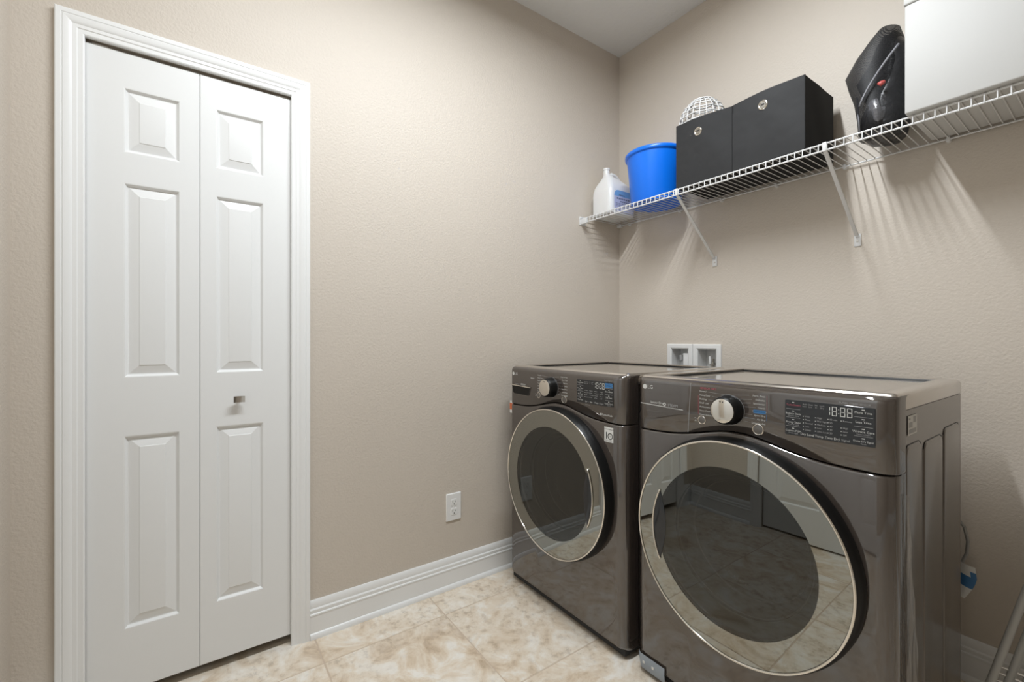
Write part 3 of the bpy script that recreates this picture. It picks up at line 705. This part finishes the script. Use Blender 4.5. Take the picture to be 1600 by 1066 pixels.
for bx in (.602, 1.1755, 1.85):
    b = MB(); a = Vector((bx, YFRONT - .004, ZB - .022)); c = Vector((bx, -.010, 1.512)); wv_ = .0065
    d = (c - a).normalized(); n = Vector((0, -d.z, d.y)) * .0028
    R_ = lambda p, s=1: [p + Vector((-wv_ * s, 0, 0)) - n, p + Vector((wv_ * s, 0, 0)) - n, p + Vector((wv_ * s, 0, 0)) + n, p + Vector((-wv_ * s, 0, 0)) + n]
    rws = [R_(a), R_(a + d * .02), R_(c - d * .02), R_(c)]
    b.grid(rws, True); b.fan(rws[0]); b.fan(rws[-1]); br = obj('bracket', b, 'wire', sh, bev=.0015)
    b = MB(); b.box(bx - .0065, bx + .0065, YFRONT - .0090, YFRONT + .003, ZB - .028, ZB + .0035); obj('bracket_hook', b, 'wire', br, bev=.002)
    b = MB(); b.box(bx - .0115, bx + .0115, -.0045, -.0003, 1.472, 1.520); ft = obj('bracket_foot', b, 'wire', br, bev=.0018)
    b = MB(); b.lathe([(.0001, -.0022), (.0035, -.0018), (.0045, 0)], (bx, -.0044, 1.492), 'y', 14); obj('screw', b, 'nickel', br)
for bx in (.085, .414, .639, .887, 1.137, 1.429, 1.70, 2.0, 2.3):
    b = MB(); b.lathe([(.0001, -.018), (.006, -.017), (.0072, -.010), (.0072, -.0003)], (bx, 0, ZB - .003), 'y', 14); b.box(bx - .004, bx + .004, -.0195, -.009, ZB - .005, ZB + .008); obj('wall_clip', b, 'wire', sh, smooth=30, weld=False)
b = MB(); b.box(.0003, .004, YFRONT - .020, YFRONT + .030, ZB - .036, ZB + .012); b.box(.0003, .045, YFRONT - .011, YFRONT + .004, ZB - .031, ZB - .002); b.lathe([(.0001, .010), (.006, .009), (.0075, .0035)], (0, YFRONT - .012, ZB + .004), 'x', 14)
obj('end_bracket', b, 'wire', sh, bev=.0015, weld=False)
b = MB(); b.box(.0003, .030, -.022, -.004, ZB - .008, ZB + .006); obj('end_clip', b, 'wire', sh, bev=.002)
ZS = ZB + .0062   # top of the deck wires

# ------------------------------------------------------------------ things on the shelf
# detergent jug
jx, jy = .102, -.166
jg = thing('detergent_jug', 'white plastic jug with blue and lilac label beside the blue bucket', 'jug', (jx, jy, ZS))
def sect(cx, cy, hx_, hy_, z, r_, n=5): return [(p[0], p[1], z) for p in rrect(cx - hx_, cx + hx_, cy - hy_, cy + hy_, min(r_, hx_ * .98, hy_ * .98), n)]
b = MB()
S_ = [(0, 0, .060, .088, .0, .022), (0, 0, .072, .100, .006, .026), (0, 0, .074, .102, .02, .028), (0, 0, .074, .102, .115, .028), (0, 0, .072, .100, .135, .028), (0, -.004, .066, .092, .158, .028), (0, -.012, .054, .076, .180, .028), (0, -.022, .044, .056, .197, .028),
      (0, -.040, .030, .032, .214, .025), (0, -.052, .020, .020, .226, .0195), (0, -.056, .0165, .0165, .238, .016), (0, -.056, .0165, .0165, .252, .016), (0, -.056, .0190, .0190, .2525, .0185), (0, -.056, .0190, .0190, .262, .0185), (0, -.056, .0150, .0150, .2635, .0145)]
rws = [sect(jx + a, jy + c, hx_, hy_, ZS + z, r_) for a, c, hx_, hy_, z, r_ in S_]
b.grid(rws, True); b.fan(rws[0]); b.fan(rws[-1]); obj('jug_body', b, 'jug', jg, smooth=50)
b = MB(); b.tube([(jx, jy - .040, ZS + .222), (jx, jy - .018, ZS + .236), (jx, jy + .010, ZS + .234), (jx, jy + .036, ZS + .218), (jx, jy + .056, ZS + .194), (jx, jy + .066, ZS + .165), (jx, jy + .066, ZS + .140)], .012, 10, radii=[.013, .013, .0125, .012, .0125, .0135, .015]); obj('jug_handle', b, 'jug', jg, smooth=180)
b = MB(); xl = jx + .0748
pts = rrect(jy - .078, jy + .086, ZS + .012, ZS + .128, .032, 7)
b.mi = 0; b.fan([(xl, p[0], p[1]) for p in pts])
b.mi = 1; b.fan([(xl + .0004, p[0], p[1]) for p in pts if p[1] > ZS + .090] )
b.mi = 2
for ya, yb2, za, zb in ((-.040, .008, .100, .106), (-.058, .050, .080, .088), (-.030, .062, .066, .072), (-.066, .070, .056, .0585), (-.066, .070, .048, .0505), (-.066, .070, .040, .0425), (-.066, -.030, .022, .028)):
    n_ = 6; 
    for i in range(n_):
        s0 = ya + (yb2 - ya) * i / n_; s1 = s0 + (yb2 - ya) / n_ * .72
        b.quad((xl + .0008, jy + s0, ZS + za), (xl + .0008, jy + s1, ZS + za), (xl + .0008, jy + s1, ZS + zb), (xl + .0008, jy + s0, ZS + zb))
tag(obj('jug_label', b, ['jlabel', 'jlabelblue', 'inkgrey'], jg, smooth=0, weld=False), 'blue and lilac printed label')
# blue bucket
bx, by = .388, -.172
bk = thing('bucket', 'bright blue round plastic bucket between the white jug and the black bins', 'bucket', (bx, by, ZS))
b = MB(); b.lathe([(.0005, .002), (.112, .002), (.114, 0), (.118, .0), (.1205, .004), (.1420, .232), (.1428, .238), (.1398, .2385), (.118, .006), (.0005, .006)], (bx, by, ZS), 'z', 72); obj('bucket_wall', b, 'bluepl', bk, smooth=40)
b = MB(); b.lathe([(.1418, .232), (.1475, .2335), (.1505, .236), (.1515, .240), (.1515, .2495), (.1495, .2520), (.1450, .2520), (.1405, .2495), (.1395, .238)], (bx, by, ZS), 'z', 72); obj('bucket_rim', b, 'bluepl', bk, smooth=40)
# two black cube bins
def cube_bin(name, label, x0, x1, y0, y1, hl, hr, gx, gz, grp):
    t = thing(name, label, 'storage bin', ((x0 + x1) / 2, (y0 + y1) / 2, ZS), grp)
    n = 12; q = .004
    def side(pa, pb, ha, hb, bow, nrm, sag=0.0):
        b = MB(); outer, inner = [], []
        for j in range(9):
            v = j / 8; ro, rn = [], []
            for i in range(n + 1):
                u = i / n; h = (ha + (hb - ha) * u) + sag * math.sin(PI * u)
                bl = bow * math.sin(PI * u) * math.sin(PI * v) + .0012 * math.sin(7 * u + 5 * v) * math.sin(PI * u)
                x = pa[0] + (pb[0] - pa[0]) * u; y = pa[1] + (pb[1] - pa[1]) * u
                ro.append((x + nrm[0] * bl, y + nrm[1] * bl, ZS + h * v)); rn.append((x + nrm[0] * (bl - q), y + nrm[1] * (bl - q), ZS + h * v))
            outer.append(ro); inner.append(rn)
        b.grid(outer); b.grid(inner, flip=True); b.grid([outer[-1], inner[-1]])
        b.grid([[r_[0] for r_ in outer], [r_[0] for r_ in inner]]); b.grid([[r_[-1] for r_ in outer], [r_[-1] for r_ in inner]]); b.grid([outer[0], inner[0]])
        return b
    hb_ = (hl + hr) / 2
    fr = obj('front_panel', side((x0, y0), (x1, y0), hl, hr, .004, (0, -1), .006), 'fabric', t, smooth=50)
    obj('side_panel', side((x1, y0), (x1, y1), hr, hr, -.002, (1, 0)), 'fabricdark', t, smooth=50)
    obj('side_panel', side((x0, y0), (x0, y1), hl, hl, -.002, (-1, 0)), 'fabricdark', t, smooth=50)
    obj('back_panel', side((x0, y1), (x1, y1), hl, hr, .001, (0, 1)), 'fabricdark', t, smooth=50)
    b = MB(); b.box(x0 + q, x1 - q, y0 + q, y1 - q, ZS, ZS + .004); obj('bottom_panel', b, 'fabricdark', t, smooth=0)
    b = MB(); b.tube([(x1 + .0006, y0, ZS + .002), (x1 + .0006, y0, ZS + hr)], .0016, 6); obj('seam', b, 'fabricdark', t)
    yg = y0 - .0042
    b = MB(); b.lathe([(.0105, .002), (.0110, -.0012), (.0135, -.0026), (.0172, -.0020), (.0185, .001)], (gx, yg, gz), 'y', 36); gr = obj('grommet', b, 'chrome', t, smooth=60)
    b = MB(); b.lathe([(.0105, -.0002), (.0003, -.0004)], (gx, yg, gz), 'y', 24); obj('grommet_inset', b, 'nickel', gr)
    b = MB(); b.box(gx - .007, gx + .007, yg - .0016, yg - .0004, gz - .0015, gz + .0005); b.box(gx - .006, gx + .006, yg - .0016, yg - .0004, gz + .0025, gz + .004); obj('grommet_slot', b, 'blackmat', gr, smooth=0, weld=False)
    return t
cube_bin('storage_bin', 'black fabric bin carrying the white wire basket, beside the blue bucket', .5955, .8505, -.308, -.050, .279, .262, .704, ZS + .2165, 'black fabric bins on the wire shelf')
cube_bin('storage_bin', 'black fabric bin with dark side showing, nearest the net bag', .8535, 1.1130, -.310, -.052, .262, .262, .972, ZS + .2135, 'black fabric bins on the wire shelf')
# white wire basket upside down in the left bin
wx, wy, wz = .655, -.196, ZS + .2875
wk = thing('wire_basket', 'white wire basket lying upside down on the black bin next to the bucket', 'wire basket', (wx, wy, wz))
RB, HB = .100, .108
for k, t in enumerate((0, .25, .48, .68, .85)):
    rr_ = RB * math.sqrt(1 - (t * .93) ** 2.2); zz_ = wz + HB * t
    b = MB(); path = [(wx + (rr_ + .003 * math.cos(9 * a)) * math.cos(a), wy + (rr_ + .003 * math.cos(9 * a)) * math.sin(a), zz_) for a in [2 * PI * i / 48 for i in range(49)]]
    b.tube(path, .0028 if k else .0034, 6, caps=False); obj('ring_wire', b, 'wire', wk, smooth=180)
b = MB(); b.tube([(wx + .05 * math.cos(a), wy + .05 * math.sin(a), wz + HB * .985) for a in [2 * PI * i / 32 for i in range(33)]], .0036, 6, caps=False); obj('ring_wire', b, 'wire', wk, smooth=180)
for k in range(22):
    a = 2 * PI * k / 22; path = []
    for i in range(8):
        t = i / 7 * .98; rr_ = max(RB * math.sqrt(1 - (t * .93) ** 2.2), .05); path.append((wx + rr_ * math.cos(a), wy + rr_ * math.sin(a), wz + HB * t))
    b = MB(); b.tube(path, .0021, 5); obj('rib_wire', b, 'wire', wk, smooth=180)
# net bag
gx, gy = 1.292, -.150
bg = thing('net_bag', 'black net bag of dark gear with grey zip beside the white box', 'bag', (gx, gy, ZS))
def blob(name, mat, secs, seed, parent, lump=.006, seg=36, caps=True):
    b = MB(); rws = []; rd = random.Random(seed); ph = [rd.uniform(0, 6) for _ in range(6)]
    for cx, cy, hx_, hy_, z in secs:
        row = []
        for k in range(seg):
            a = 2 * PI * k / seg
            d = 1 + lump / .06 * (math.sin(3 * a + ph[0] + z * 25) * .5 + math.sin(5 * a + ph[1] - z * 38) * .35 + math.sin(9 * a + ph[2] + z * 60) * .2)
            row.append((cx + hx_ * math.cos(a) * d, cy + hy_ * math.sin(a) * d, z))
        rws.append(row)
    b.grid(rws, True)
    if caps: b.fan(rws[0]); b.fan(rws[-1])
    return obj(name, b, mat, parent, smooth=180)
Z = lambda f: ZS + .002 + f
blob('bag_body', 'nylon', [(gx + .006, gy, .030, .05, Z(0)), (gx + .004, gy, .056, .082, Z(.006)), (gx + .004, gy, .064, .088, Z(.04)), (gx + .008, gy, .062, .086, Z(.09)), (gx + .016, gy + .004, .056, .078, Z(.13)), (gx + .030, gy + .006, .040, .066, Z(.18)), (gx + .036, gy + .008, .034, .058, Z(.24)), (gx + .034, gy + .008, .028, .050, Z(.30)), (gx + .028, gy + .008, .018, .036, Z(.345)), (gx + .026, gy + .008, .006, .014, Z(.362))], 4, bg, .006)
blob('bag_contents', 'fabricdark', [(gx - .01, gy, .016, .03, Z(.10)), (gx - .016, gy - .004, .040, .050, Z(.16)), (gx - .026, gy - .004, .042, .050, Z(.21)), (gx - .012, gy, .026, .040, Z(.26)), (gx + .002, gy, .020, .034, Z(.32)), (gx + .008, gy, .008, .018, Z(.35))], 9, bg, .010)
blob('net_panel', 'net', [(gx - .004, gy, .060, .088, Z(.02)), (gx - .006, gy, .064, .090, Z(.08)), (gx - .012, gy, .066, .088, Z(.14)), (gx - .020, gy, .072, .084, Z(.20)), (gx - .024, gy, .078, .080, Z(.245)), (gx - .012, gy, .066, .074, Z(.29)), (gx + .004, gy + .002, .048, .062, Z(.335)), (gx + .014, gy + .004, .030, .044, Z(.368)), (gx + .018, gy + .006, .010, .018, Z(.382))], 5, bg, .003)
blob('plastic_wrap', 'shinybag', [(gx + .004, gy - .070, .006, .006, Z(.025)), (gx + .004, gy - .074, .022, .020, Z(.05)), (gx + .002, gy - .078, .026, .020, Z(.08)), (gx - .002, gy - .074, .020, .020, Z(.11)), (gx - .004, gy - .066, .006, .010, Z(.13))], 12, bg, .016, 24)
b = MB(); pth = []
for k in range(15):
    t = k / 14; pth.append((gx - .038 + .098 * t, gy - .098 + .018 * t * t, Z(.105 + .165 * t ** .8)))
b.tube(pth, .0034, 6); zp = obj('zip', b, 'zip', bg, smooth=180)
b = MB(); b.tube([(gx + .012, gy - .098, Z(.158)), (gx + .020, gy - .104, Z(.152)), (gx + .030, gy - .100, Z(.157))], .007, 8, radii=[.004, .0085, .005]); obj('toggle', b, 'red', bg, smooth=180)
b = MB(); b.tube([(gx - .046, gy - .070, Z(.03)), (gx - .053, gy - .060, Z(.10)), (gx - .058, gy - .052, Z(.16))], .003, 6); obj('strap', b, 'zip', bg, smooth=180)
# white box
wx0, wx1, wy0, wy1 = 1.3885, 1.93, -.3295, -.022
b = MB(); z0, z1 = ZS, 2.118
n = 8
def lo_(x, y): return ZS + .0 + .0
b.box(wx0, wx1, wy0, wy1, z0, z1)
cb_ = thing('white_box', 'large plain white box at the right end of the wire shelf', 'box', ((wx0 + wx1) / 2, (wy0 + wy1) / 2, ZS))
obj('box_body', b, 'foam', cb_, bev=.005, bseg=3)
b = MB(); b.box(wx0 - .002, wx1 + .002, wy0 - .002, wy1 + .002, z1 + .0008, z1 + .022); obj('box_lid', b, 'foam', cb_, bev=.004, bseg=3)

# ------------------------------------------------------------------ power cord with tag behind the dryer
pc = thing('power_cord', 'grey cord with a blue and white paper tag hanging behind the dryer', 'cord', (1.47, -.06, .30))
b = MB(); b.tube([(1.39, -.2035, .600), (1.41, -.16, .598), (1.452, -.085, .560), (1.474, -.060, .515), (1.4815, -.055, .470), (1.4790, -.055, .430), (1.468, -.058, .398), (1.44, -.07, .36), (1.40, -.16, .330), (1.38, -.2035, .325)], .0045, 8); obj('cord', b, 'hose', pc, smooth=180)
b = MB(); rows = []
for j in range(7):
    v = j / 6; row = []
    for i in range(5):
        u = i / 4; wd = .052 * (1 - .55 * max(0, v - .35) ** 1.2 * 1.5)
        row.append((1.448 + wd * u + .004 * math.sin(3 * v), -.060 - .014 * math.sin(PI * u * .8) + .004 * v, .410 - .108 * v - .014 * u))
    rows.append(row)
b.grid(rows); b.m = [1 if (2 <= k // 4 <= 3) or (k // 4 == 1 and k % 4 == 3) else 0 for k in range(len(b.m))]
tg = obj('paper_tag', b, ['paper', 'printblue'], pc, smooth=180)

# ------------------------------------------------------------------ folded drying rack leaning in the right corner
rk = thing('drying_rack', 'folded white tube drying rack leaning on the wall right of the dryer', 'drying rack', (1.62, -.35, 0))
A = Vector((1.523, -.392, .004)); dvec = Vector((.048, .105, .212)).normalized(); Lr = .80
def rp(k, t): return A + Vector((.0285 * k, .010 * (k % 2), 0)) + dvec * t
for k in range(6):
    b = MB(); b.tube([rp(k, 0), rp(k, .02), rp(k, Lr * .5), rp(k, Lr)], .0092, 12); t_ = obj('tube', b, 'alu', rk, smooth=60)
    b = MB(); b.tube([rp(k, -.004), rp(k, .03)], .0108, 12); obj('end_cap', b, 'valve', t_, smooth=60)
for k in range(5):
    for tt in (.215, .235, .252):
        p = (rp(k, tt) + rp(k + 1, tt)) / 2 + Vector((0, -.006, 0))
        b = MB(); b.tube([p + Vector((-.006, 0, 0)), p + Vector((.006, 0, 0))], .0030, 8); obj('hinge_pin', b, 'nickel', rk)
for tt in (.10, .74):
    b = MB(); b.tube([rp(0, tt) + Vector((0, .016, 0)), rp(5, tt) + Vector((0, .016, 0))], .0055, 10); obj('cross_bar', b, 'alu', rk, smooth=60)
